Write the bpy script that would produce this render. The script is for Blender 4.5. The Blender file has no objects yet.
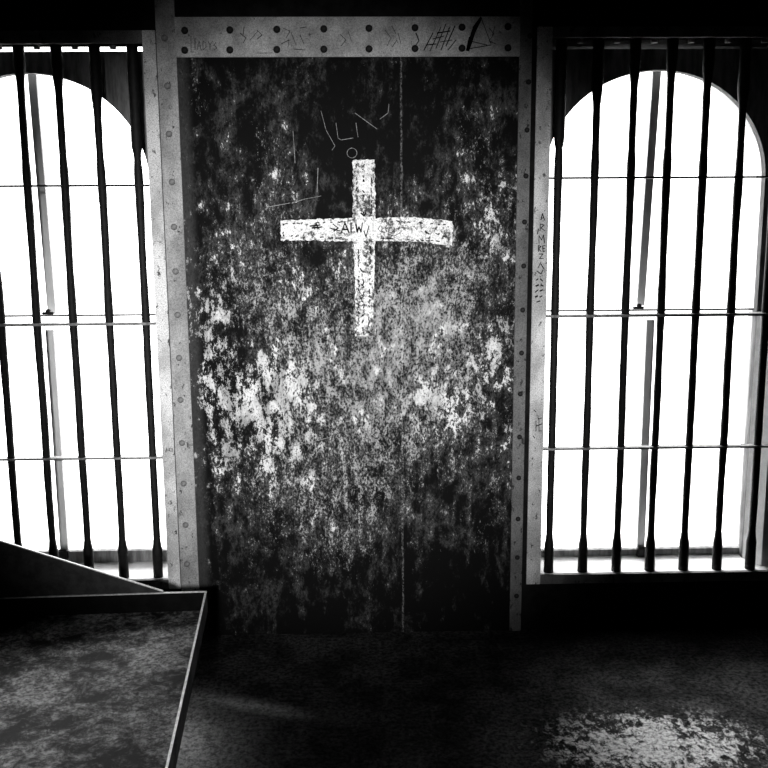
import bpy, bmesh, math, random
from mathutils import Vector, Matrix, noise
random.seed(7)
sc = bpy.context.scene
C = sc.collection

# ---------------------------------------------------------------- camera
F = 920.0
PITCH, YAW, ROLL = 0.1689, 0.0239, 0.0069
CAM = Vector((0, 0, 1.475))
def axes():
    cp, sp, cy, sy = math.cos(PITCH), math.sin(PITCH), math.cos(YAW), math.sin(YAW)
    f = Vector((sy*cp, cy*cp, -sp)); rt = Vector((cy, -sy, 0)); dn = f.cross(rt)
    c, s = math.cos(ROLL), math.sin(ROLL)
    return c*rt + s*dn, -s*rt + c*dn, f
RT, DN, FW = axes()
cam = bpy.data.objects.new('camera', bpy.data.cameras.new('camera'))
C.objects.link(cam); sc.camera = cam
m = Matrix.Identity(4)
for r in range(3):
    m[r][0], m[r][1], m[r][2], m[r][3] = RT[r], -DN[r], -FW[r], CAM[r]
cam.matrix_world = m
cam.data.sensor_width = 36; cam.data.lens = F/768*36
cam.data.clip_start = 0.02

# ---------------------------------------------------------------- world, daylight, exposure
w = bpy.data.worlds.new('overcast_sky'); sc.world = w; w.use_nodes = True
nt = w.node_tree; nt.nodes['Background'].inputs[0].default_value = (1, 1, 1, 1)
nt.nodes['Background'].inputs[1].default_value = 5.0
sun = bpy.data.objects.new('sun', bpy.data.lights.new('sun', 'SUN'))
C.objects.link(sun)
sun.data.energy = 6.5; sun.data.angle = math.radians(28)
sun.rotation_euler = Vector((0.15, -1.0, -0.54)).to_track_quat('-Z', 'Y').to_euler()
# added spot standing in for daylight behind the viewer, soft round pool on the wall
lamp = bpy.data.objects.new('room_lamp', bpy.data.lights.new('room_lamp', 'SPOT'))
C.objects.link(lamp); lamp.location = (-0.1, -1.8, 2.0)
lamp.data.energy = 1300; lamp.data.spot_size = math.radians(28.5); lamp.data.spot_blend = 1.0
lamp.data.shadow_soft_size = 0.10
lamp.rotation_euler = (Vector((-0.15, 3.2, 1.06)) - lamp.location).to_track_quat('-Z', 'Y').to_euler()
vs = sc.view_settings
vs.view_transform = 'Standard'; vs.look = 'None'; vs.gamma = 1; vs.use_curve_mapping = False
vs.exposure = 0.0

# ---------------------------------------------------------------- helpers
def at(px, py, Y):
    d = RT*((px-384)/F) + DN*((py-384)/F) + FW
    return CAM + d*(Y/d.y)
def atz(px, py, z):
    d = RT*((px-384)/F) + DN*((py-384)/F) + FW
    return CAM + d*((z-CAM.z)/d.z)
def finish(o, parent):
    C.objects.link(o)
    if parent: o.parent = parent
    return o
def obj(name, bm, mat, parent=None, smooth=False):
    me = bpy.data.meshes.new(name)
    bmesh.ops.recalc_face_normals(bm, faces=bm.faces)
    if smooth:
        for f in bm.faces: f.smooth = True
    bm.to_mesh(me); bm.free(); me.materials.append(mat)
    return finish(bpy.data.objects.new(name, me), parent)
def thing(name, label, cat, loc=(0, 0, 0), group=None):
    o = bpy.data.objects.new(name, None); C.objects.link(o)
    o.location = loc; o.empty_display_size = 0.1
    o['label'] = label; o['category'] = cat
    if group: o['group'] = group
    return o
def tag(o, label, cat, group=None):
    o['label'] = label; o['category'] = cat
    if group: o['group'] = group
    return o
def struct(o, label=None):
    o['kind'] = 'structure'
    if label: o['label'] = label
    return o
def local(o, root):          # mesh data is written in world metres; keep it so under an offset root
    o.data.transform(Matrix.Translation(-Vector(root.location))); return o
def box(bm, x0, x1, y0, y1, z0, z1, bev=0.0):
    r = bmesh.ops.create_cube(bm, size=1)
    vv = r['verts']
    for v in vv:
        v.co = Vector((x0 if v.co.x < 0 else x1, y0 if v.co.y < 0 else y1, z0 if v.co.z < 0 else z1))
    if bev:
        ed = {e for v in vv for e in v.link_edges}
        bmesh.ops.bevel(bm, geom=list(ed), offset=bev, segments=2, affect='EDGES')
    return bm
def prism(bm, pts, off):
    a = [bm.verts.new(p) for p in pts]; b = [bm.verts.new(Vector(p)+Vector(off)) for p in pts]
    n = len(pts)
    bm.faces.new(a); bm.faces.new(b[::-1])
    for i in range(n): bm.faces.new((a[i], a[(i+1) % n], b[(i+1) % n], b[i]))
    return bm
def strokes(bm, lines, Y, w, th=0.0008):
    """thin ribbons of paint or ink lying on the plane y=Y, lines given as (x,z) metres"""
    for L in lines:
        for (x0, z0), (x1, z1) in zip(L, L[1:]):
            d = Vector((x1-x0, 0, z1-z0)); l = d.length
            if l < 1e-6: continue
            d /= l; n = Vector((-d.z, 0, d.x))*w*random.uniform(.35, .6)
            a = Vector((x0, Y, z0))-d*w*.3; b = Vector((x1, Y, z1))+d*w*.3
            prism(bm, [a-n, b-n*.8, b+n, a+n*.9], (0, th, 0))
    return bm
def clusters(lines, tol=4.0):
    groups = []
    for L in lines:
        near = [g for g in groups if any(min(math.dist(p, q) for p in L for q in K) < tol for K in g)]
        new = [L]
        for g in near: new += g; groups.remove(g)
        groups.append(new)
    return groups
def pxl(lines, Y):
    return [[(at(x, y, Y).x, at(x, y, Y).z) for x, y in L] for L in lines]

# ---------------------------------------------------------------- materials
class N:
    def __init__(s, name, rough=.7, metal=0., spec=.3):
        s.m = bpy.data.materials.new(name); s.m.use_nodes = True
        s.t = s.m.node_tree; s.b = s.t.nodes['Principled BSDF']
        s.b.inputs['Roughness'].default_value = rough; s.b.inputs['Metallic'].default_value = metal
        s.b.inputs['Specular IOR Level'].default_value = spec
        s.tc = s.t.nodes.new('ShaderNodeTexCoord')
        s.sep = s.t.nodes.new('ShaderNodeSeparateXYZ'); s.t.links.new(s.tc.outputs['Object'], s.sep.inputs[0])
    def put(s, sock, v):
        if hasattr(v, 'is_output'): s.t.links.new(v, sock)
        else: sock.default_value = v
    def mth(s, op, a, b=0., c=0., clamp=False):
        n = s.t.nodes.new('ShaderNodeMath'); n.operation = op; n.use_clamp = clamp
        s.put(n.inputs[0], a); s.put(n.inputs[1], b)
        if len(n.inputs) > 2: s.put(n.inputs[2], c)
        return n.outputs[0]
    def noise(s, scale, detail=4, rough=.6, stretch=(1, 1, 1), off=(0, 0, 0), dist=0.):
        mp = s.t.nodes.new('ShaderNodeMapping'); s.t.links.new(s.tc.outputs['Object'], mp.inputs[0])
        mp.inputs['Scale'].default_value = stretch; mp.inputs['Location'].default_value = off
        n = s.t.nodes.new('ShaderNodeTexNoise'); s.t.links.new(mp.outputs[0], n.inputs['Vector'])
        n.inputs['Scale'].default_value = scale; n.inputs['Detail'].default_value = detail
        n.inputs['Roughness'].default_value = rough; n.inputs['Distortion'].default_value = dist
        return n.outputs[0]
    def ss(s, v, lo, hi, a=0., b=1.):
        n = s.t.nodes.new('ShaderNodeMapRange'); n.interpolation_type = 'SMOOTHSTEP'
        s.put(n.inputs['Value'], v); s.put(n.inputs['From Min'], lo); s.put(n.inputs['From Max'], hi)
        n.inputs['To Min'].default_value = a; n.inputs['To Max'].default_value = b
        return n.outputs[0]
    def lerp(s, f, a, b):
        n = s.t.nodes.new('ShaderNodeMix'); n.data_type = 'FLOAT'
        s.put(n.inputs[0], f); s.put(n.inputs[2], a); s.put(n.inputs[3], b)
        return n.outputs[0]
    def grey(s, v):
        n = s.t.nodes.new('ShaderNodeCombineColor')
        for i in range(3): s.put(n.inputs[i], v)
        s.t.links.new(n.outputs[0], s.b.inputs['Base Color']); return s
    def bump(s, h, dist=.002, st=.6):
        n = s.t.nodes.new('ShaderNodeBump'); n.inputs['Distance'].default_value = dist
        n.inputs['Strength'].default_value = st
        s.put(n.inputs['Height'], h); s.t.links.new(n.outputs[0], s.b.inputs['Normal']); return s
    def blob(s, x, z, rx, rz):     # 1 in the middle of an ellipse on the wall, 0 outside
        a = s.mth('DIVIDE', s.mth('SUBTRACT', s.sep.outputs[0], x), rx)
        b = s.mth('DIVIDE', s.mth('SUBTRACT', s.sep.outputs[2], z), rz)
        d = s.mth('ADD', s.mth('MULTIPLY', a, a), s.mth('MULTIPLY', b, b))
        return s.mth('POWER', 2.718, s.mth('MULTIPLY', d, -1.0))

def plain(name, lo, hi, scale=30, rough=.7, metal=0., thr=(.35, .65), spec=.3, bump=.001, stretch=(1, 1, 1)):
    n = N(name, rough, metal, spec)
    a = n.noise(scale, 8, .7, stretch)
    n.grey(n.lerp(n.ss(a, thr[0], thr[1]), lo, hi)).bump(a, bump)
    return n.m
def worn(name, base, chip, thr, scale=45, stretch=(1, 1, .6), fine=.55):
    n = N(name, .75, 0, .2)
    big = n.noise(9, 5, .6, stretch)
    f = n.noise(scale, 8, .75, stretch, (3, 1, 2))
    sp = n.noise(260, 3, .8, (1, 1, 1))
    v = n.mth('MULTIPLY', n.lerp(n.ss(big, .36, .64), base*.62, base*1.12), n.lerp(n.ss(sp, .3, .65), 1-fine, 1.0))
    n.grey(n.lerp(n.ss(f, thr, thr+.04), chip, v)).bump(f, .0012)
    return n.m

def panel_material():
    n = N('scarred_steel_paint', .8, 0, .12)
    X, Z = n.sep.outputs[0], n.sep.outputs[2]
    big = n.noise(3.0, 4, .6, (1, 1, .6))
    fl = n.noise(30, 9, .78, (1, 1, .55), (1.3, 0, .7), .2)
    med = n.noise(10, 7, .7, (1, 1, .6), (7, 0, 3), .5)
    fine = n.noise(135, 4, .8, (1.15, 1, .7), (2, 5, 1))
    streak = n.noise(42, 3, .5, (1, 1, .05), (0, 2, 9))
    def field(items, base=0.):
        v = base
        for (x, z, rx, rz, k) in items: v = n.mth('ADD', v, n.mth('MULTIPLY', n.blob(x, z, rx, rz), k))
        return v
    wob_ = n.mth('ADD', n.mth('MULTIPLY', n.mth('SUBTRACT', big, .5), .22), n.mth('MULTIPLY', n.mth('SUBTRACT', streak, .5), .10))
    # where the big pale flakes cling, and where the paint is only freckled
    kf = n.mth('ADD', wob_, field(((-.33, .92, .20, .17, .075), (-.30, .70, .20, .14, .05), (-.50, 1.1, .09, .35, .055), (.24, .86, .13, .11, .06), (.46, 1.05, .10, .22, .05), (-.22, 1.30, .12, .10, .04),
        (.40, 1.55, .20, .20, .035), (.0, .95, .6, .5, .015), (-.1, 2.0, .9, .25, -.07), (.02, 1.80, .2, .12, -.07), (.06, 1.05, .12, .35, -.04), (0, .14, .9, .26, -.07), (.3, .45, .3, .2, -.04), (-.42, 1.6, .2, .3, -.03))))
    ks = n.mth('ADD', wob_, field(((.05, .85, .42, .55, .115), (.35, 1.30, .3, .5, .10), (-.35, 1.25, .25, .3, .09), (-.35, .6, .3, .4, .06), (-.15, 1.95, .7, .15, .02), (.0, .08, .9, .18, -.05), (.03, 1.78, .2, .12, -.05)), -.062))
    cs = n.mth('ADD', n.mth('ADD', n.mth('MULTIPLY', fl, .60), n.mth('MULTIPLY', med, .22)), n.mth('MULTIPLY', fine, .18))
    coarse = n.ss(n.mth('ADD', cs, kf), .566, .588)
    haze = n.ss(n.mth('ADD', n.mth('ADD', n.mth('MULTIPLY', fl, .5), n.mth('MULTIPLY', med, .5)), ks), .43, .60)
    salt = n.ss(n.mth('ADD', n.mth('ADD', n.mth('MULTIPLY', fine, .58), n.mth('MULTIPLY', fl, .42)), ks), .553, .605)
    pit = n.ss(n.mth('ADD', n.mth('MULTIPLY', fine, .7), n.mth('MULTIPLY', fl, .3)), .43, .49)
    tone = n.lerp(n.ss(med, .4, .62), .28, .74)
    lum = n.mth('MAXIMUM', n.mth('MULTIPLY', n.mth('MULTIPLY', coarse, tone), n.lerp(pit, .08, 1.)), n.mth('MULTIPLY', n.mth('MULTIPLY', salt, pit), n.lerp(n.ss(fl, .42, .6), .10, .36)))
    lum = n.mth('ADD', lum, n.mth('MULTIPLY', n.mth('MULTIPLY', haze, pit), .07))
    lum = n.mth('ADD', lum, .0025)
    wob = n.mth('MULTIPLY', n.mth('SUBTRACT', n.noise(12, 2, .5), .5), .008)
    dx = n.mth('ABSOLUTE', n.mth('ADD', n.mth('SUBTRACT', X, .140), wob))
    seam = n.mth('MULTIPLY', n.ss(dx, .001, .005, 1., 0.), n.ss(fine, .42, .60))
    lum = n.mth('ADD', lum, n.mth('MULTIPLY', seam, .15))
    edge = n.mth('MULTIPLY', n.ss(X, -.585, -.55, 1., 0.), n.ss(fine, .3, .6, .5, 1.))
    lum = n.lerp(n.mth('MULTIPLY', edge, .75), lum, n.lerp(coarse, .06, .30))
    n.grey(lum).bump(n.mth('ADD', fl, n.mth('MULTIPLY', fine, .3)), .0015, .5)
    return n.m
def cross_material():
    n = N('chalky_white_paint', .9, 0, .1)
    f = n.noise(70, 8, .8, (1, 1, 1), (4, 0, 1)); g = n.noise(230, 3, .8); b = n.noise(22, 4, .6, (1, 1, .6), (5, 0, 8))
    v = n.lerp(n.ss(n.mth('ADD', n.mth('MULTIPLY', f, .6), n.mth('MULTIPLY', b, .4)), .43, .52), .06, .97)
    n.grey(n.mth('MULTIPLY', v, n.ss(g, .30, .55, .45, 1.))).bump(f, .001)
    return n.m
def floor_material():
    n = N('worn_concrete', 1, 0, .03)
    a = n.noise(6, 8, .7); f = n.noise(70, 8, .8, (1, 1, 1), (3, 2, 0)); g = n.noise(38, 9, .82, (1, .7, 1), (9, 2, 0), .3); h = n.noise(9, 5, .6, (1, 1, 1), (1, 6, 0))
    v = n.mth('MULTIPLY', n.lerp(n.ss(a, .35, .65), .016, .055), n.ss(f, .40, .60, .25, 1.6))
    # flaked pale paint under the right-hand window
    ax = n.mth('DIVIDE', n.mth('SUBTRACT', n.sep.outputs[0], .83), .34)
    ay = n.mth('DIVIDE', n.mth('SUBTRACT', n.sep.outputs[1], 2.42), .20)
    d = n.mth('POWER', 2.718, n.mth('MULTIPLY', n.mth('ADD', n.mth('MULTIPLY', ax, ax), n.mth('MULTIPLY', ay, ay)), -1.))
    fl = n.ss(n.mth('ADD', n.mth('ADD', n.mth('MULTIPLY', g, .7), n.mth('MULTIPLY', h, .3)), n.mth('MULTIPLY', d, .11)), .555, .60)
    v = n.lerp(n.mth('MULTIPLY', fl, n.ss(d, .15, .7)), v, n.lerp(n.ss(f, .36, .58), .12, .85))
    # pale streaks beside the bunk, window light put into the floor colour
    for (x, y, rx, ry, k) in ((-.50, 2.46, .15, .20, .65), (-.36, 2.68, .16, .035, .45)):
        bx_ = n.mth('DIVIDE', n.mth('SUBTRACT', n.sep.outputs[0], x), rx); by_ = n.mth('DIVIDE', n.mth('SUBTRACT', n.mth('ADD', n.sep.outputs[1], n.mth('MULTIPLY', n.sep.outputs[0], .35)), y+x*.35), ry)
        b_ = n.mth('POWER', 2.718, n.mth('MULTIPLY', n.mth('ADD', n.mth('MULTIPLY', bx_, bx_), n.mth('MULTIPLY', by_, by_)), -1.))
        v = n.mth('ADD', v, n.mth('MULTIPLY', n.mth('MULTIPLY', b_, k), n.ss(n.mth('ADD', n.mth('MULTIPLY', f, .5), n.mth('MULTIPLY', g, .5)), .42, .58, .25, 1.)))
    n.grey(v).bump(n.mth('ADD', f, g), .004, .7)
    return n.m
def tray_material():
    n = N('grimy_sheet_metal', .8, .0, .1)
    g = n.mth('ADD', n.mth('MULTIPLY', n.noise(16, 9, .8, (1, 1, 1), (2, 0, 4), .4), .65), n.mth('MULTIPLY', n.noise(4.5, 3, .5, (1, 1, 1), (5, 3, 1)), .35)); f = n.noise(75, 7, .85)
    n.grey(n.mth('MULTIPLY', n.lerp(n.ss(g, .43, .60), .004, .24), n.ss(f, .40, .60, .2, 1.6))).bump(n.mth('ADD', g, f), .003, .6)
    return n.m

M = dict(
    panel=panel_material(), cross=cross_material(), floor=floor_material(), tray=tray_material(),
    strap=worn('pale_worn_paint', .52, .05, .36), jamb=worn('chipped_white_paint', .92, .06, .37, 60),
    strap_dark=worn('grey_worn_paint', .22, .03, .38), plate=worn('greyish_plate_paint', .62, .05, .34, 60, (1, 1, 1)),
    rivet=plain('dark_rivet_steel', .006, .02, 60), rivet_pale=plain('painted_rivet', .10, .26, 60),
    bar=plain('black_iron', .004, .013, 70, .65, spec=.25), cbar=plain('scuffed_iron', .10, .35, 40, .6),
    black=plain('black_wall_paint', .003, .008, 12, .85, spec=.1), dim=plain('dusky_wall_paint', .005, .014, 18, .85, spec=.1),
    wood=plain('weathered_grey_wood', .10, .30, 9, .8, stretch=(3, 3, .5)), white_wood=plain('white_painted_wood', .8, .95, 14, .7, stretch=(3, 3, .6)),
    sill=plain('white_sill_paint', .75, .9, 20, .8), edge=plain('worn_sunlit_edge', .45, .8, 90, .5),
    ink=plain('black_ink', .005, .01, 50, .9, spec=.05), scratch=plain('scratched_metal', .12, .34, 90, .7),
    shaded_sheet=plain('shaded_rim_black', .002, .005, 25, .8, spec=.1), sheet=plain('dull_dark_sheet', .022, .045, 25, .7, spec=.2), outer=plain('outer_masonry', .3, .5, 20, .9))
gm = bpy.data.materials.new('window_glass'); gm.use_nodes = True
t = gm.node_tree; t.nodes.clear()
o_ = t.nodes.new('ShaderNodeOutputMaterial'); mx = t.nodes.new('ShaderNodeMixShader'); tr = t.nodes.new('ShaderNodeBsdfTransparent')
gl = t.nodes.new('ShaderNodeBsdfGlossy'); gl.inputs['Roughness'].default_value = .05
fr = t.nodes.new('ShaderNodeFresnel'); fr.inputs[0].default_value = 1.3
t.links.new(fr.outputs[0], mx.inputs[0]); t.links.new(tr.outputs[0], mx.inputs[1]); t.links.new(gl.outputs[0], mx.inputs[2]); t.links.new(mx.outputs[0], o_.inputs[0])
M['glass'] = gm

# ---------------------------------------------------------------- room shell
W = 3.2                                   # inner face of the front wall
LX0, LX1 = -1.90, at(155.5, 300, W).x     # left window opening
RX0, RX1 = at(546, 300, W).x, 1.62        # right window opening
HZL, HZR = at(150, 44, W).z, at(600, 38, W).z
SZL, SZR = at(150, 579, W).z, at(600, 573, W).z
XA, XB = -2.4, 2.4; YB = -2.6; ZC = 2.95
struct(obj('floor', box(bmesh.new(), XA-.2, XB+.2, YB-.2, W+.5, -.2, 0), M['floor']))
struct(obj('ceiling', box(bmesh.new(), XA-.2, XB+.2, YB-.2, W+.5, ZC, ZC+.2), M['black']))
struct(obj('wall_left', box(bmesh.new(), XA-.2, XA, YB, W, 0, ZC), M['black']))
struct(obj('wall_right', box(bmesh.new(), XB, XB+.2, YB, W, 0, ZC), M['black']))
struct(obj('wall_back', box(bmesh.new(), XA-.2, XB+.2, YB-.2, YB, 0, ZC), M['black']))
WT = W+.40
bm = bmesh.new()
XS0, XS1 = at(187, 300, W).x, at(514.5, 300, W).x
for (x0, x1, z0, z1) in ((XA-.2, LX0, 0, ZC), (LX0, LX1, 0, SZL-.03), (LX1, RX0, 0, ZC),
                         (RX0, RX1, 0, SZR-.03), (RX0, RX1, HZR, ZC), (RX1, XB+.2, 0, ZC)):
    box(bm, x0, x1, W, WT, z0, z1)
box(bm, LX0, LX1, W, W+.05, HZL, ZC); box(bm, LX0, LX1, W+.05, WT, HZL+.14, ZC)
struct(obj('wall_front', bm, M['dim']))
ZP = at(347, 59, W).z
PX0, PX1 = at(186, 300, W).x, at(516, 300, W).x
struct(obj('trim_1', box(bmesh.new(), PX0, PX1, W-.006, W, 0, ZP+.01), M['panel']),
       'scarred black steel panel with pale flaking paint between the windows')
# sills
struct(obj('trim_2', box(bmesh.new(), LX0, LX1, W+.005, WT+.03, SZL-.03, SZL), M['sill']))
struct(obj('trim_3', box(bmesh.new(), RX0, RX1, W+.005, WT+.03, SZR-.03, SZR), M['sill']))

# ---------------------------------------------------------------- rivets, straps, header plate
def dome(r, h):
    bm = bmesh.new(); rings = 5; seg = 14; prev = None
    for i in range(rings):
        a = i/(rings)*math.pi/2
        cur = [bm.verts.new((r*math.cos(a)*math.cos(k*2*math.pi/seg), -h*math.sin(a), r*math.cos(a)*math.sin(k*2*math.pi/seg))) for k in range(seg)]
        if prev:
            for k in range(seg): bm.faces.new((prev[k], prev[(k+1) % seg], cur[(k+1) % seg], cur[k]))
        else: bm.faces.new(cur)
        prev = cur
    top = bm.verts.new((0, -h, 0))
    for k in range(seg): bm.faces.new((prev[k], prev[(k+1) % seg], top))
    return bm
def rivets(root, pts, Y, mat, r=.012, h=.008):
    first = None
    for (px, py) in pts:
        p = at(px, py, Y)
        if first is None: first = o = obj('rivet', dome(r, h), mat, root, True)
        else: o = first.copy(); C.objects.link(o); o.parent = root
        o.location = Vector((p.x, Y, p.z)) - Vector(root.location)
def slab(name, x0, x1, y0, y1, z0, z1, mat, root, bev=.0015):
    o = obj(name, box(bmesh.new(), x0, x1, y0, y1, z0, z1, bev), mat, root); return local(o, root)

bx0, bx1 = at(169, 300, W).x, at(187.5, 300, W).x
s = thing('riveted_strap', 'pale riveted vertical steel strap beside the left barred window', 'steel strap', ((bx0+bx1)/2, W, 0))
slab('strap_plate', bx0, bx1, W-.014, W, 0, ZC, M['strap'], s)
rivets(s, [(164.5, 38), (167.5, 86), (169, 134), (172, 182), (174, 227), (175.5, 271.5), (177.5, 315), (179, 358), (180.5, 400), (182, 443), (183.6, 483.5), (185.5, 525), (187, 564)], W-.014, M['rivet_pale'], .011)
bx0, bx1 = at(514.5, 300, W).x, at(526.5, 300, W).x
s = thing('riveted_strap', 'darker grey riveted vertical steel strap beside the right barred window', 'steel strap', ((bx0+bx1)/2, W, 0))
slab('strap_plate', bx0, bx1, W-.014, W, 0, ZC, M['strap_dark'], s)
rivets(s, [(530, 36), (528.6, 82), (527, 130), (526, 176), (524.5, 222), (523.7, 266), (522.7, 310), (521.6, 353), (520.3, 394), (519.5, 437), (518.7, 478), (518, 519), (517.3, 557.5), (516.5, 596)], W-.014, M['rivet'], .009)
hx0, hx1 = at(174, 40, W).x, at(520.5, 40, W).x
hz0, hz1 = (at(174, 60, W).z+at(520, 55, W).z)/2, (at(174, 19, W).z+at(520, 16, W).z)/2
h = thing('riveted_header_plate', 'long grey riveted steel plate covered in scratched writing above the cross', 'steel plate', ((hx0+hx1)/2, W, hz0))
slab('plate', hx0, hx1, W-.013, W-.0015, hz0, hz1, M['plate'], h)
xs = [184.7, 229.8, 276.8, 323.8, 369, 415, 462, 508]
rivets(h, [(x, 30.5-i*.55) for i, x in enumerate(xs)]+[(x, 50.3-i*.35) for i, x in enumerate(xs)], W-.013, M['rivet'], .012, .009)
Yp = W-.0142
def scr(lines, w, mat, name, root, Y):
    if name in ('scratched_writing', 'scrawled_letters', 'faint_letters', 'inked_letters', 'ink_dashes', 'inked_mark'):
        nm = {'scratched_writing': 'scratched_mark', 'scrawled_letters': 'scrawled_letter', 'faint_letters': 'faint_letter', 'inked_letters': 'inked_letter', 'ink_dashes': 'ink_dash', 'inked_mark': 'inked_mark'}[name]
        for g in clusters(lines, 4.0 if name == 'scratched_writing' else 1.2):
            local(obj(nm, strokes(bmesh.new(), pxl(g, Y), Y, w), mat, root), root)
        return
    return local(obj(name, strokes(bmesh.new(), pxl(lines, Y), Y, w), mat, root), root)
# writing scratched on the plate
scr([[(191, 36), (191, 52)], [(191, 52), (194, 52)], [(195, 38), (195, 50)], [(197, 50), (199, 41), (201, 50)], [(197.8, 46), (200.5, 46)],
     [(203, 41), (203, 50), (206, 47), (206, 43), (203, 41)], [(208, 41), (210, 45), (212.5, 41)], [(210, 45), (210, 50)], [(216, 42), (214, 45), (217, 48), (214, 50)],
     [(240, 33), (246, 38), (243, 43)], [(244, 27), (243, 35)], [(250, 40), (258, 31)], [(257, 30), (262, 35), (257, 39)], [(283, 28), (290, 31), (286, 38)],
     [(291, 32), (296, 45)], [(281, 44), (289, 40), (288, 47)], [(300, 28), (306, 27)], [(257, 53), (272, 53)], [(294, 49), (305, 50)],
     [(300, 35), (304, 44)], [(340, 34), (346, 40), (341, 46)], [(348, 31), (352, 42)], [(385, 30), (391, 38), (387, 46)], [(392, 26), (396, 34)], [(397, 40), (392, 47)],
     [(398, 33), (401, 44)], [(489, 28), (494, 34), (489, 41), (496, 44)], [(495, 26), (492, 37)]], .0022, M['rivet'], 'scratched_writing', h, Yp)
scr([[(424, 50), (433, 33)], [(430, 51), (441, 27)], [(436, 48), (446, 24)], [(441, 50), (450, 27)], [(446, 46), (455, 26)], [(426, 45), (436, 44)], [(433, 39), (444, 36)],
     [(437, 33), (450, 31)], [(440, 42), (452, 40)], [(448, 50), (456, 40)], [(416, 33), (419, 41), (415, 46)]], .0035, M['ink'], 'inked_scrawl', h, Yp)
scr([[(481, 18), (474, 27), (470, 38), (467, 50)], [(480, 20), (475, 30), (471, 42), (468, 50)]], .009, M['ink'], 'inked_slash', h, Yp)
scr([[(482, 20), (491, 44)], [(467, 49), (491, 45)], [(470, 41), (487, 45)]], .0028, M['ink'], 'inked_triangle', h, Yp)

# ---------------------------------------------------------------- painted cross
Yc = W-.006
def rough_outline(pts, n=14, amp=.005):
    out = []
    for (a, b) in zip(pts, pts[1:]+pts[:1]):
        a, b = Vector(a), Vector(b); L = (b-a).length; k = max(2, int(L/.008))
        nrm = Vector((-(b-a).y, (b-a).x)).normalized()
        for i in range(k):
            p = a.lerp(b, i/k); out.append(p + nrm*(noise.noise(Vector((p.x*110, p.y*110, 3)))*amp))
    return out
cpx = [(353, 160), (374.5, 159.5), (375.5, 218), (414, 217), (453, 221), (452, 245.5), (414, 241.5), (375, 241), (374, 290), (372.5, 336), (355.5, 336.5), (355, 290), (353.5, 241.5), (318, 240.5), (281, 240.5), (280.5, 220.5), (318, 219), (353, 218)]
p2 = [(at(x, y, Yc).x, at(x, y, Yc).z) for x, y in cpx]
from mathutils.geometry import tessellate_polygon
bm = bmesh.new(); ol = rough_outline(p2)
va = [bm.verts.new((p.x, Yc-.0015, p.y)) for p in ol]; vb = [bm.verts.new((p.x, Yc-.0001, p.y)) for p in ol]
for t3 in tessellate_polygon([[Vector((p.x, p.y, 0)) for p in ol]]):
    bm.faces.new([va[k] for k in t3]); bm.faces.new([vb[k] for k in t3][::-1])
for k in range(len(va)): bm.faces.new((va[k], va[(k+1) % len(va)], vb[(k+1) % len(va)], vb[k]))
pc = at(364, 240, W)
cr = thing('painted_cross', 'white painted cross with scrawled letters on the dark steel panel', 'cross', (pc.x, W-.006, pc.z))
local(obj('paint', bm, M['cross'], cr), cr)
Yk = Yc-.0022
# dark ragged brush lines just inside the outline and down the upright
def dashes(a, b, n, jit=1.0, ln=.6):
    L = []
    for i in range(n):
        if random.random() < .25: continue
        t0 = (i+random.uniform(0, .3))/n; t1 = t0+ln/n*random.uniform(.5, 1.4)
        f = lambda t: (a[0]+(b[0]-a[0])*t+random.uniform(-jit, jit), a[1]+(b[1]-a[1])*t+random.uniform(-jit, jit))
        L.append([f(t0), f((t0+t1)/2), f(t1)])
    return L
D = dashes((363.5, 164), (363.5, 216), 14, .8)+dashes((356.5, 163), (356.5, 210), 10, .6)+dashes((371, 165), (372, 215), 9, .6)
D += dashes((285, 223.5), (345, 222), 16, .6)+dashes((285, 236), (345, 238), 12, .6)+dashes((380, 238.5), (450, 241.5), 14, .7)+dashes((395, 221), (448, 225), 9, .5)
D += dashes((358.5, 245), (359, 332), 20, .8)+dashes((370.5, 245), (368.5, 332), 16, .6)+dashes((362, 262), (363.5, 332), 12, 1.8)+dashes((283.5, 223), (283.5, 237), 5, .8)
D += dashes((425, 232), (447, 236), 6, 1.6)+dashes((357, 332), (371, 333), 5, .6)
scr(D, .0042, M['ink'], 'ragged_gaps', cr, Yk)['kind'] = 'stuff'
D = [[(333, 224), (338, 228), (334, 231)], [(341, 233), (345, 223), (349, 233)], [(342.5, 229.5), (347.5, 229.5)], [(351, 223), (351, 232), (355, 232)], [(356, 224), (357, 232), (359, 227), (361, 232), (362.5, 223)],
     [(364, 231), (366, 237), (369, 226)], [(364, 241), (366.5, 243)], [(361, 213), (364, 216), (366, 213)], [(310, 226), (320, 225)], [(312, 228), (322, 227)], [(316, 223), (318, 229)], [(330, 228), (340, 231)]]
scr(D, .0050, M['ink'], 'scrawled_letters', cr, Yk)
D = [[(373, 223), (373, 231), (376, 231)], [(380, 226), (378, 229), (381, 232), (383, 228)], [(386, 231), (386, 225), (389, 231), (389, 225)], [(392, 226), (392, 231), (396, 231)], [(398, 229), (404, 227)], [(408, 226), (408, 230)], [(411, 226), (411, 230)], [(414, 226), (417, 230)],
     [(388, 234), (394, 236), (400, 233)]]
scr(D, .0024, M['rivet'], 'faint_letters', cr, Yk)
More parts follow.
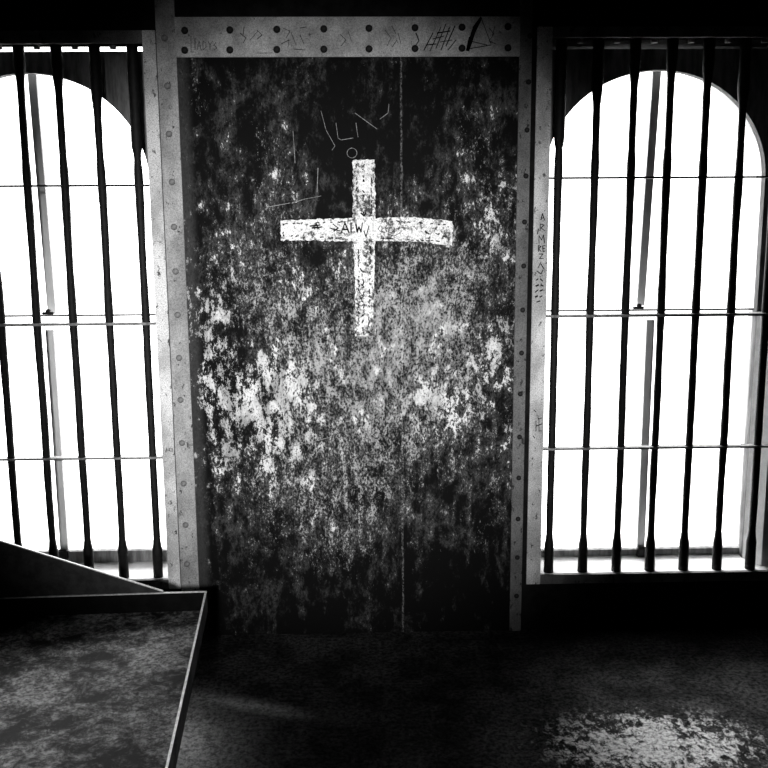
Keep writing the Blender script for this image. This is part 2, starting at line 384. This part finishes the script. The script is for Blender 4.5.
# thin scratches on the panel
sp_ = at(340, 140, W)
sg = thing('panel_scratches', 'thin pale scratches and a small ring scored around the cross', 'scratches', (sp_.x, W-.006, sp_.z))
for g in clusters([[(336, 123), (338, 138), (341, 140), (353, 138)], [(356, 123), (357, 131), (358, 137)], [(355, 113), (366, 121), (377, 129)],
     [(389, 104), (388, 113), (380, 119)], [(293, 131), (294, 146), (295, 163)], [(321, 111), (326, 130), (335, 146), (332, 150)], [(318, 168), (317, 192)], [(292, 203), (305, 199), (321, 196)],
     [(268, 207), (290, 203)], [(293, 446), (312, 442), (331, 437)], [(302, 362), (312, 345), (318, 338)], [(355, 380), (366, 388)],
     [(347+5*math.cos(a*.5236)+5, 153+5*math.sin(a*.5236)) for a in range(13)]], 2.0):
    local(obj('scratch', strokes(bmesh.new(), pxl(g, W-.0066), W-.0066, .0023, .0006), M['scratch'], sg), sg)

# ---------------------------------------------------------------- windows
KX = 1.075
def arch_pts(cx, cz, r, zb, x0, x1, zt, Y, th):
    """plate with a round-headed opening"""
    bm = bmesh.new(); seg = 48
    rx = r*KX
    inn = [(cx-rx, zb)]+[(cx-rx*math.cos(math.pi*i/seg), cz+r*math.sin(math.pi*i/seg)) for i in range(seg+1)]+[(cx+rx, zb)]
    out = []
    for (x, z) in inn:
        if z <= cz+1e-6: out.append((x0 if x < cx else x1, z))
        else:
            t = min(((x1-cx) if x > cx else (cx-x0))/max(abs(x-cx), 1e-6), (zt-cz)/(z-cz)); out.append((cx+(x-cx)*t, cz+(z-cz)*t))
    # corners
    A = [[bm.verts.new((x, Y+d, z)) for x, z in inn] for d in (0, th)]
    B = [[bm.verts.new((x, Y+d, z)) for x, z in out] for d in (0, th)]
    for i in range(len(inn)-1):
        bm.faces.new((A[0][i], A[0][i+1], B[0][i+1], B[0][i])); bm.faces.new((A[1][i], B[1][i], B[1][i+1], A[1][i+1]))
        bm.faces.new((A[0][i], A[1][i], A[1][i+1], A[0][i+1])); bm.faces.new((B[0][i], B[0][i+1], B[1][i+1], B[1][i]))
    for i in (0, -1): bm.faces.new((A[0][i], B[0][i], B[1][i], A[1][i]))
    return bm
def ring_arch(cx, cz, r, w, zb, Y, th, top=True):
    return arch_pts(cx, cz, r-w, zb, cx-r, cx+r, cz+r, Y, th)
def window(name, cpx, rpx, up, lo, rail, x0, x1, sz, zt, ztop, label):
    Ya = W+.135
    c = at(cpx[0], cpx[1], Ya); e = at(cpx[0], cpx[1]-rpx, Ya); r = e.z-c.z
    root = bpy.data.objects.new(name, None); C.objects.link(root); root.location = (c.x, Ya, sz); struct(root, label)
    L = lambda o: local(o, root)
    L(obj('arched_casing', arch_pts(c.x, c.z, r, sz, x0, x1, zt, Ya, .03), M['wood'], root))
    # outer round-headed reveal
    L(obj('reveal', arch_pts(c.x, c.z, r+.07, sz, x0, x1, min(ztop, zt) if cpx[0] < 384 else ztop, Ya+.13, .12), M['outer'], root))
    # upper sash, further out
    Yu = Ya+.075; Yl = Ya+.037
    def curve_frame(r1, w, zb):
        bm = bmesh.new(); seg = 40
        path = [(c.x-r1, zb)]+[(c.x-r1*math.cos(math.pi*i/seg), c.z+r1*math.sin(math.pi*i/seg)) for i in range(seg+1)]+[(c.x+r1, zb)]
        inn = [(c.x-(r1-w), zb)]+[(c.x-(r1-w)*math.cos(math.pi*i/seg), c.z+(r1-w)*math.sin(math.pi*i/seg)) for i in range(seg+1)]+[(c.x+(r1-w), zb)]
        rows = [[bm.verts.new((c.x+(x-c.x)*KX, Yu+d, z)) for x, z in P] for P, d in ((path, 0), (inn, 0), (inn, .03), (path, .03))]
        for i in range(len(path)-1):
            for k in range(4): bm.faces.new((rows[k][i], rows[(k+1) % 4][i], rows[(k+1) % 4][i+1], rows[k][i+1]))
        for i in (0, -1): bm.faces.new([rows[k][i] for k in range(4)])
        return bm
    rx = r*KX
    zm = at(600, rail, Yl).z if cpx[0] > 384 else at(75, rail, Yl).z
    us = L(obj('upper_sash', curve_frame(r+.055, .038, zm), M['white_wood'], root))
    a, b = at(*up[0], Yu), at(*up[1], Yu)
    hw = .0145
    o = obj('muntin', prism(bmesh.new(), [(a.x-hw, Yu+.002, a.z+.05), (a.x+hw, Yu+.002, a.z+.05), (b.x+hw, Yu+.002, b.z), (b.x-hw, Yu+.002, b.z)], (0, .026, 0)), M['white_wood'], us); local(o, root)
    bm = box(bmesh.new(), c.x-rx-.015, c.x+rx+.015, Yl, Yl+.028, sz+.002, at(cpx[0], lo[2], Yl).z)   # bottom rail
    zrb = at(cpx[0], lo[2], Yl).z
    box(bm, c.x-rx-.03, c.x-rx-.01, Yl, Yl+.028, zrb, zm); box(bm, c.x+rx+.01, c.x+rx+.03, Yl, Yl+.028, zrb, zm)
    box(bm, c.x-rx-.015, c.x+rx+.015, Yl, Yl+.028, zm+.002, zm+.008)
    ls = L(obj('lower_sash', bm, M['wood'], root))
    a, b = at(*lo[0], Yl), at(*lo[1], Yl)
    o = obj('muntin', prism(bmesh.new(), [(a.x-hw, Yl+.002, a.z), (a.x+hw, Yl+.002, a.z), (b.x+hw, Yl+.002, b.z), (b.x-hw, Yl+.002, b.z)], (0, .022, 0)), M['white_wood'], ls); local(o, root)
    q = at(up[1][0]-3, up[1][1], Yl)
    o = obj('sash_latch', box(box(bmesh.new(), q.x-.022, q.x+.022, Yl-.012, Yl, zm+.010, zm+.020, .003), q.x-.006, q.x+.010, Yl-.014, Yl, zm+.016, zm+.030, .003), M['rivet'], ls); local(o, root)
    q = at(lo[1][0], lo[1][1], Yl)
    o = obj('sash_lift', box(bmesh.new(), q.x-.02, q.x+.02, Yl-.02, Yl, zrb-.028, zrb+.012, .005), M['rivet'], ls); local(o, root)
    xj = lambda i, o: i+max(-.035, min(.035, o-i)) ; xk = lambda i, o: i+max(-.06, min(.06, (o-i)*1.0+math.copysign(.004, o-i)))
    for xi, xo, zz in ((c.x-rx, x0, c.z if cpx[0] > 384 else zm), (c.x+rx, x1, zm if cpx[0] > 384 else c.z)):     # splayed white side linings
        L(obj('side_lining', prism(bmesh.new(), [(xi, Ya-.002, sz), (xj(xi, xo), W+.045, sz), (xk(xi, xo), W+.045, sz), (xk(xi, xo), Ya-.002, sz)], (0, 0, zz-sz)), M['sill'], root))
    p = bmesh.new(); box(p, c.x-r, c.x+r, Yl+.012, Yl+.015, zrb, zm); box(p, c.x-r, c.x+r, Yu+.014, Yu+.017, zm, c.z+r)
    L(obj('pane', p, M['glass'], root))
    return c, r
cl, rl = window('window_1', (35, 184), 111, ((31, 73), (51.5, 314)), ((49, 330), (64, 552), 552), 317, LX0, LX1, SZL, at(75, 51.5, W+.135).z, HZL, 'arched window behind bars at the left of the cross')
crr, rr = window('window_2', (655, 178), 108, ((658, 70), (641, 306)), ((651, 320), (641, 549), 549), 312, RX0, RX1, SZR, at(650, 49, W+.135).z, HZR, 'arched window behind bars at the right of the cross')

# ---------------------------------------------------------------- grilles
def bar_mesh(z0, z1, prof, seed):
    """wrought bar, origin on its axis; prof = list of (z, radius)"""
    bm = bmesh.new(); seg = 12; prev = None; n = 90
    def rad(z):
        for (a, ra), (b, rb) in zip(prof, prof[1:]):
            if a <= z <= b: return ra+(rb-ra)*(z-a)/(b-a)
        return prof[-1][1]
    for i in range(n+1):
        z = z0+(z1-z0)*i/n
        r = rad(z)*(1+.10*noise.noise(Vector((seed*3.1, 0, z*14))))
        ox = .0022*noise.noise(Vector((seed*7.7, 5, z*3))); oy = .002*noise.noise(Vector((seed*9.7, 8, z*3)))
        cur = [bm.verts.new((ox+r*math.cos(k*2*math.pi/seg), oy+r*math.sin(k*2*math.pi/seg), z)) for k in range(seg)]
        if prev:
            for k in range(seg): bm.faces.new((prev[k], prev[(k+1) % seg], cur[(k+1) % seg], cur[k]))
        else: bm.faces.new(cur[::-1])
        prev = cur
    bm.faces.new(prev)
    return bm
def grille(label, xs, x0, x1, sz, hz, hz_top, cross_h, c, r, jx, ox):
    g = thing('window_grille', label, 'window bars', ((x0+x1)/2, W, sz), 'iron bar grilles over the windows')
    YB_ = W+.022
    for i, x in enumerate(xs):
        d = abs(x-c.x)
        # arch edge height where this bar crosses it
        za = c.z+(math.sqrt(max(r*r-d*d, 0)) if d < r else -.05); za = CAM.z+(za-CAM.z)*YB_/(W+.135)
        T, m_, B = .0192, .0132, .0182  # bars thinned mid-height, bloom of the bright sky put into their shape
        prof = [(sz, B), (sz+.105, B*.98), (sz+.135, m_*.95), (cross_h[2], m_*1.02), (cross_h[1]-.05, m_), (cross_h[1]+.02, m_*1.15), (cross_h[1]+.2, m_*.98), (cross_h[0]-.05, m_*1.1), (cross_h[0]+.05, m_*1.15), (cross_h[0]+.09, m_*.95)]
        zt = max(za-.03, cross_h[0]+.10)
        prof += [(zt, m_*.98), (max(za+.03, zt+.03), T), (hz, T)]
        o = obj('bar', bar_mesh(sz, hz, prof, i+x), M['bar'], g, True)
        o.location = (x-g.location.x, YB_-W, -sz)
    for k, (z, dp, th) in enumerate(zip(cross_h, (.03, .05, .034), (.0065, .009, .0075))):
        slab('crossbar', x0+.003, x1-.003, YB_-dp/2, YB_+dp/2, z-th/2, z+th/2, M['bar'] if k == 0 else M['cbar'], g, .001)
    # flat frame standing proud of the wall round the opening
    slab('jamb_strip', jx[0], jx[1], W-.012, W, sz-.035, hz_top, M['jamb'], g)
    slab('jamb_strip', ox[0], ox[1], W-.012, W, sz-.035, hz_top, M['jamb'], g)
    a, b = (jx[1], ox[0]) if jx[0] < ox[0] else (ox[1], jx[0])
    slab('head_strip', a, b, W-.012, W+.04, hz, hz_top, M['strap_dark'], g)
    slab('sill_strip', a, b, W-.012, W, sz-.035, sz, M['strap_dark'], g)
    nut = None
    for xa, xb in zip(xs, xs[1:]):
        if nut is None:
            bm = bmesh.new(); bmesh.ops.create_cone(bm, cap_ends=True, segments=6, radius1=.011, radius2=.011, depth=.012)
            nut = o = obj('nut', bm, M['cbar'], g)
        else: o = nut.copy(); C.objects.link(o); o.parent = g
        o.location = ((xa+xb)/2-g.location.x, .022, hz-sz-.006)
    return g
ch_r = [at(660, y, W).z for y in (177.2, 315.5, 448.5)]
ch_l = [at(75, y, W).z for y in (185.5, 324.5, 459.5)]
xr = [.6816+i*.1252 for i in range(8)]; xl = [-.7531-i*.1252 for i in range(9)]
ja = (at(531.5, 300, W).x, RX0); jl = (LX1, at(168, 300, W).x)
gr = grille('black iron window bars at the right of the cross', xr, RX0, RX1, SZR, HZR, at(600, 27, W).z, ch_r, crr, rr, ja, (RX1, RX1+.05))
g2 = grille('black iron window bars behind the dark metal bunk', xl, LX0, LX1, SZL, HZL, at(100, 31, W).z, ch_l, cl, rl, jl, (LX0-.05, LX0))
# writing on the white strip beside the right window
Yj = W-.0135
scr([[(541, 220), (542.5, 213.5), (544.5, 220)], [(541.8, 218), (544, 218)], [(540, 231), (540.5, 224), (544, 225), (541, 228), (545, 231)], [(538.5, 229), (537.5, 234)],
     [(539, 243), (539, 235.5), (541.5, 240), (543.5, 235), (544.5, 243)], [(538.5, 251.5), (538.5, 245.5), (541, 246.5), (538.8, 248.5), (541, 251.5)], [(545, 245.5), (542.7, 246), (543, 251.5), (545, 251)], [(542.8, 248.5), (544.6, 248.5)],
     [(539, 254), (543, 254), (539.5, 258.5), (543.5, 258.5)], [(541, 262), (538, 268)], [(541, 264), (544, 269)], [(537, 271), (541, 274), (543, 270)]], .0032, M['ink'], 'inked_letters', gr, Yj)
scr([[(536.5, 280), (538, 279)], [(540.5, 279), (542.5, 281)], [(536, 286), (538.5, 285)], [(541, 285), (543, 286)], [(535.5, 292), (538, 290)], [(540, 291), (542.5, 290)], [(535.5, 297), (537.5, 296)], [(540, 297), (542, 296)], [(537, 302), (540, 301)]], .0055, M['ink'], 'ink_dashes', gr, Yj)
scr([[(536, 421), (536, 431)], [(536, 426), (539, 425)], [(539, 419), (539, 431), (541.5, 431)], [(539, 425), (542, 424)], [(538.5, 419), (542, 418)], [(534, 410), (536, 412)], [(533.5, 436), (534.5, 438)]], .0034, M['ink'], 'inked_mark', gr, Yj)

# ---------------------------------------------------------------- metal bunk with raised rim
ZR = .36
p1 = atz(207, 591, ZR); p0 = atz(168, 768, ZR)
d = (p0-p1).normalized(); p0 = p1+d*1.35                       # right edge runs on past the frame
q = atz(2, 597.5, ZR); e = (q-p1).normalized(); q1 = p1+e*1.25; q0 = q1+(p0-p1)
q1.x = max(q1.x, XA+.02); q0.x = max(q0.x, XA+.02)
hr = .070
bk = thing('metal_bunk', 'low dark metal bunk with thin raised rim in front of the left window', 'bunk', (p1.x-.5, p1.y-.5, 0))
def wallseg(a, b, inw, z0, z1, th):
    return prism(bmesh.new(), [(a.x, a.y, z0), (b.x, b.y, z0), (b.x+inw.x*th, b.y+inw.y*th, z0), (a.x+inw.x*th, a.y+inw.y*th, z0)], (0, 0, z1-z0))
zb = ZR-hr
pl = prism(bmesh.new(), [(p.x, p.y, zb) for p in (p1, p0, q0, q1)], (0, 0, .008)); local(obj('tray_bottom', pl, M['tray'], bk), bk)
inr = Vector((e.x, e.y, 0)); inb = Vector((d.x, d.y, 0))
for a, b, iv in ((p1, p0, inr), (p1, q1, inb), (q1, q0, -inr), (p0, q0, -inb)):
    o = local(obj('rim', wallseg(a, b, iv, zb, ZR-.002, .005), M['shaded_sheet'] if iv != inr else M['strap_dark'], bk), bk)  # shade put into the black rims, window light into the greyer right one
    o2 = obj('rim_edge', wallseg(a, b, iv, ZR-.002, ZR+.001, .006), M['edge'], o); local(o2, bk)  # worn rim top painted pale for the sun it catches
# tapering upstand rising to the left behind the back rim
Yb = lambda P: P.y
def onback(px, py):           # point of the vertical plane through the back rim
    n = Vector((-e.y, e.x, 0)); dd = RT*((px-384)/F)+DN*((py-384)/F)+FW
    return CAM+dd*(n.dot(p1-CAM)/n.dot(dd))
a = onback(163, 591); b = onback(0, 541); zl = (b.z-a.z)/((b-a).xy.length)
farp = a+Vector((e.x, e.y, 0))*((a.xy-q1.xy).length)
zt = a.z+zl*(farp.xy-a.xy).length
off = -inb*.006
pts = [(a.x, a.y, ZR-.02), (a.x, a.y, ZR+.001), (farp.x, farp.y, zt), (farp.x, farp.y, ZR-.02)]
lean = Vector((0, .0, 0))
up = local(obj('upstand', prism(bmesh.new(), [Vector(p)-inb*.0005 for p in pts], off), M['sheet'], bk), bk)
o = obj('upstand_edge', prism(bmesh.new(), [Vector((a.x, a.y, ZR+.0012)), Vector((farp.x, farp.y, zt+.0002)), Vector((farp.x, farp.y, zt+.0035)), Vector((a.x, a.y, ZR+.0045))], off*1.15), M['edge'], up)  # upper edge painted pale, its sunlit line put into the colour
local(o, bk)
for (u, v) in ((.18, .12), (.18, .92), (.85, .12), (.85, .92)):
    p = p1+(q1-p1)*u+(p0-p1)*v
    local(obj('leg', box(bmesh.new(), p.x-.02, p.x+.02, p.y-.02, p.y+.02, 0, zb, .003), M['bar'], bk), bk)
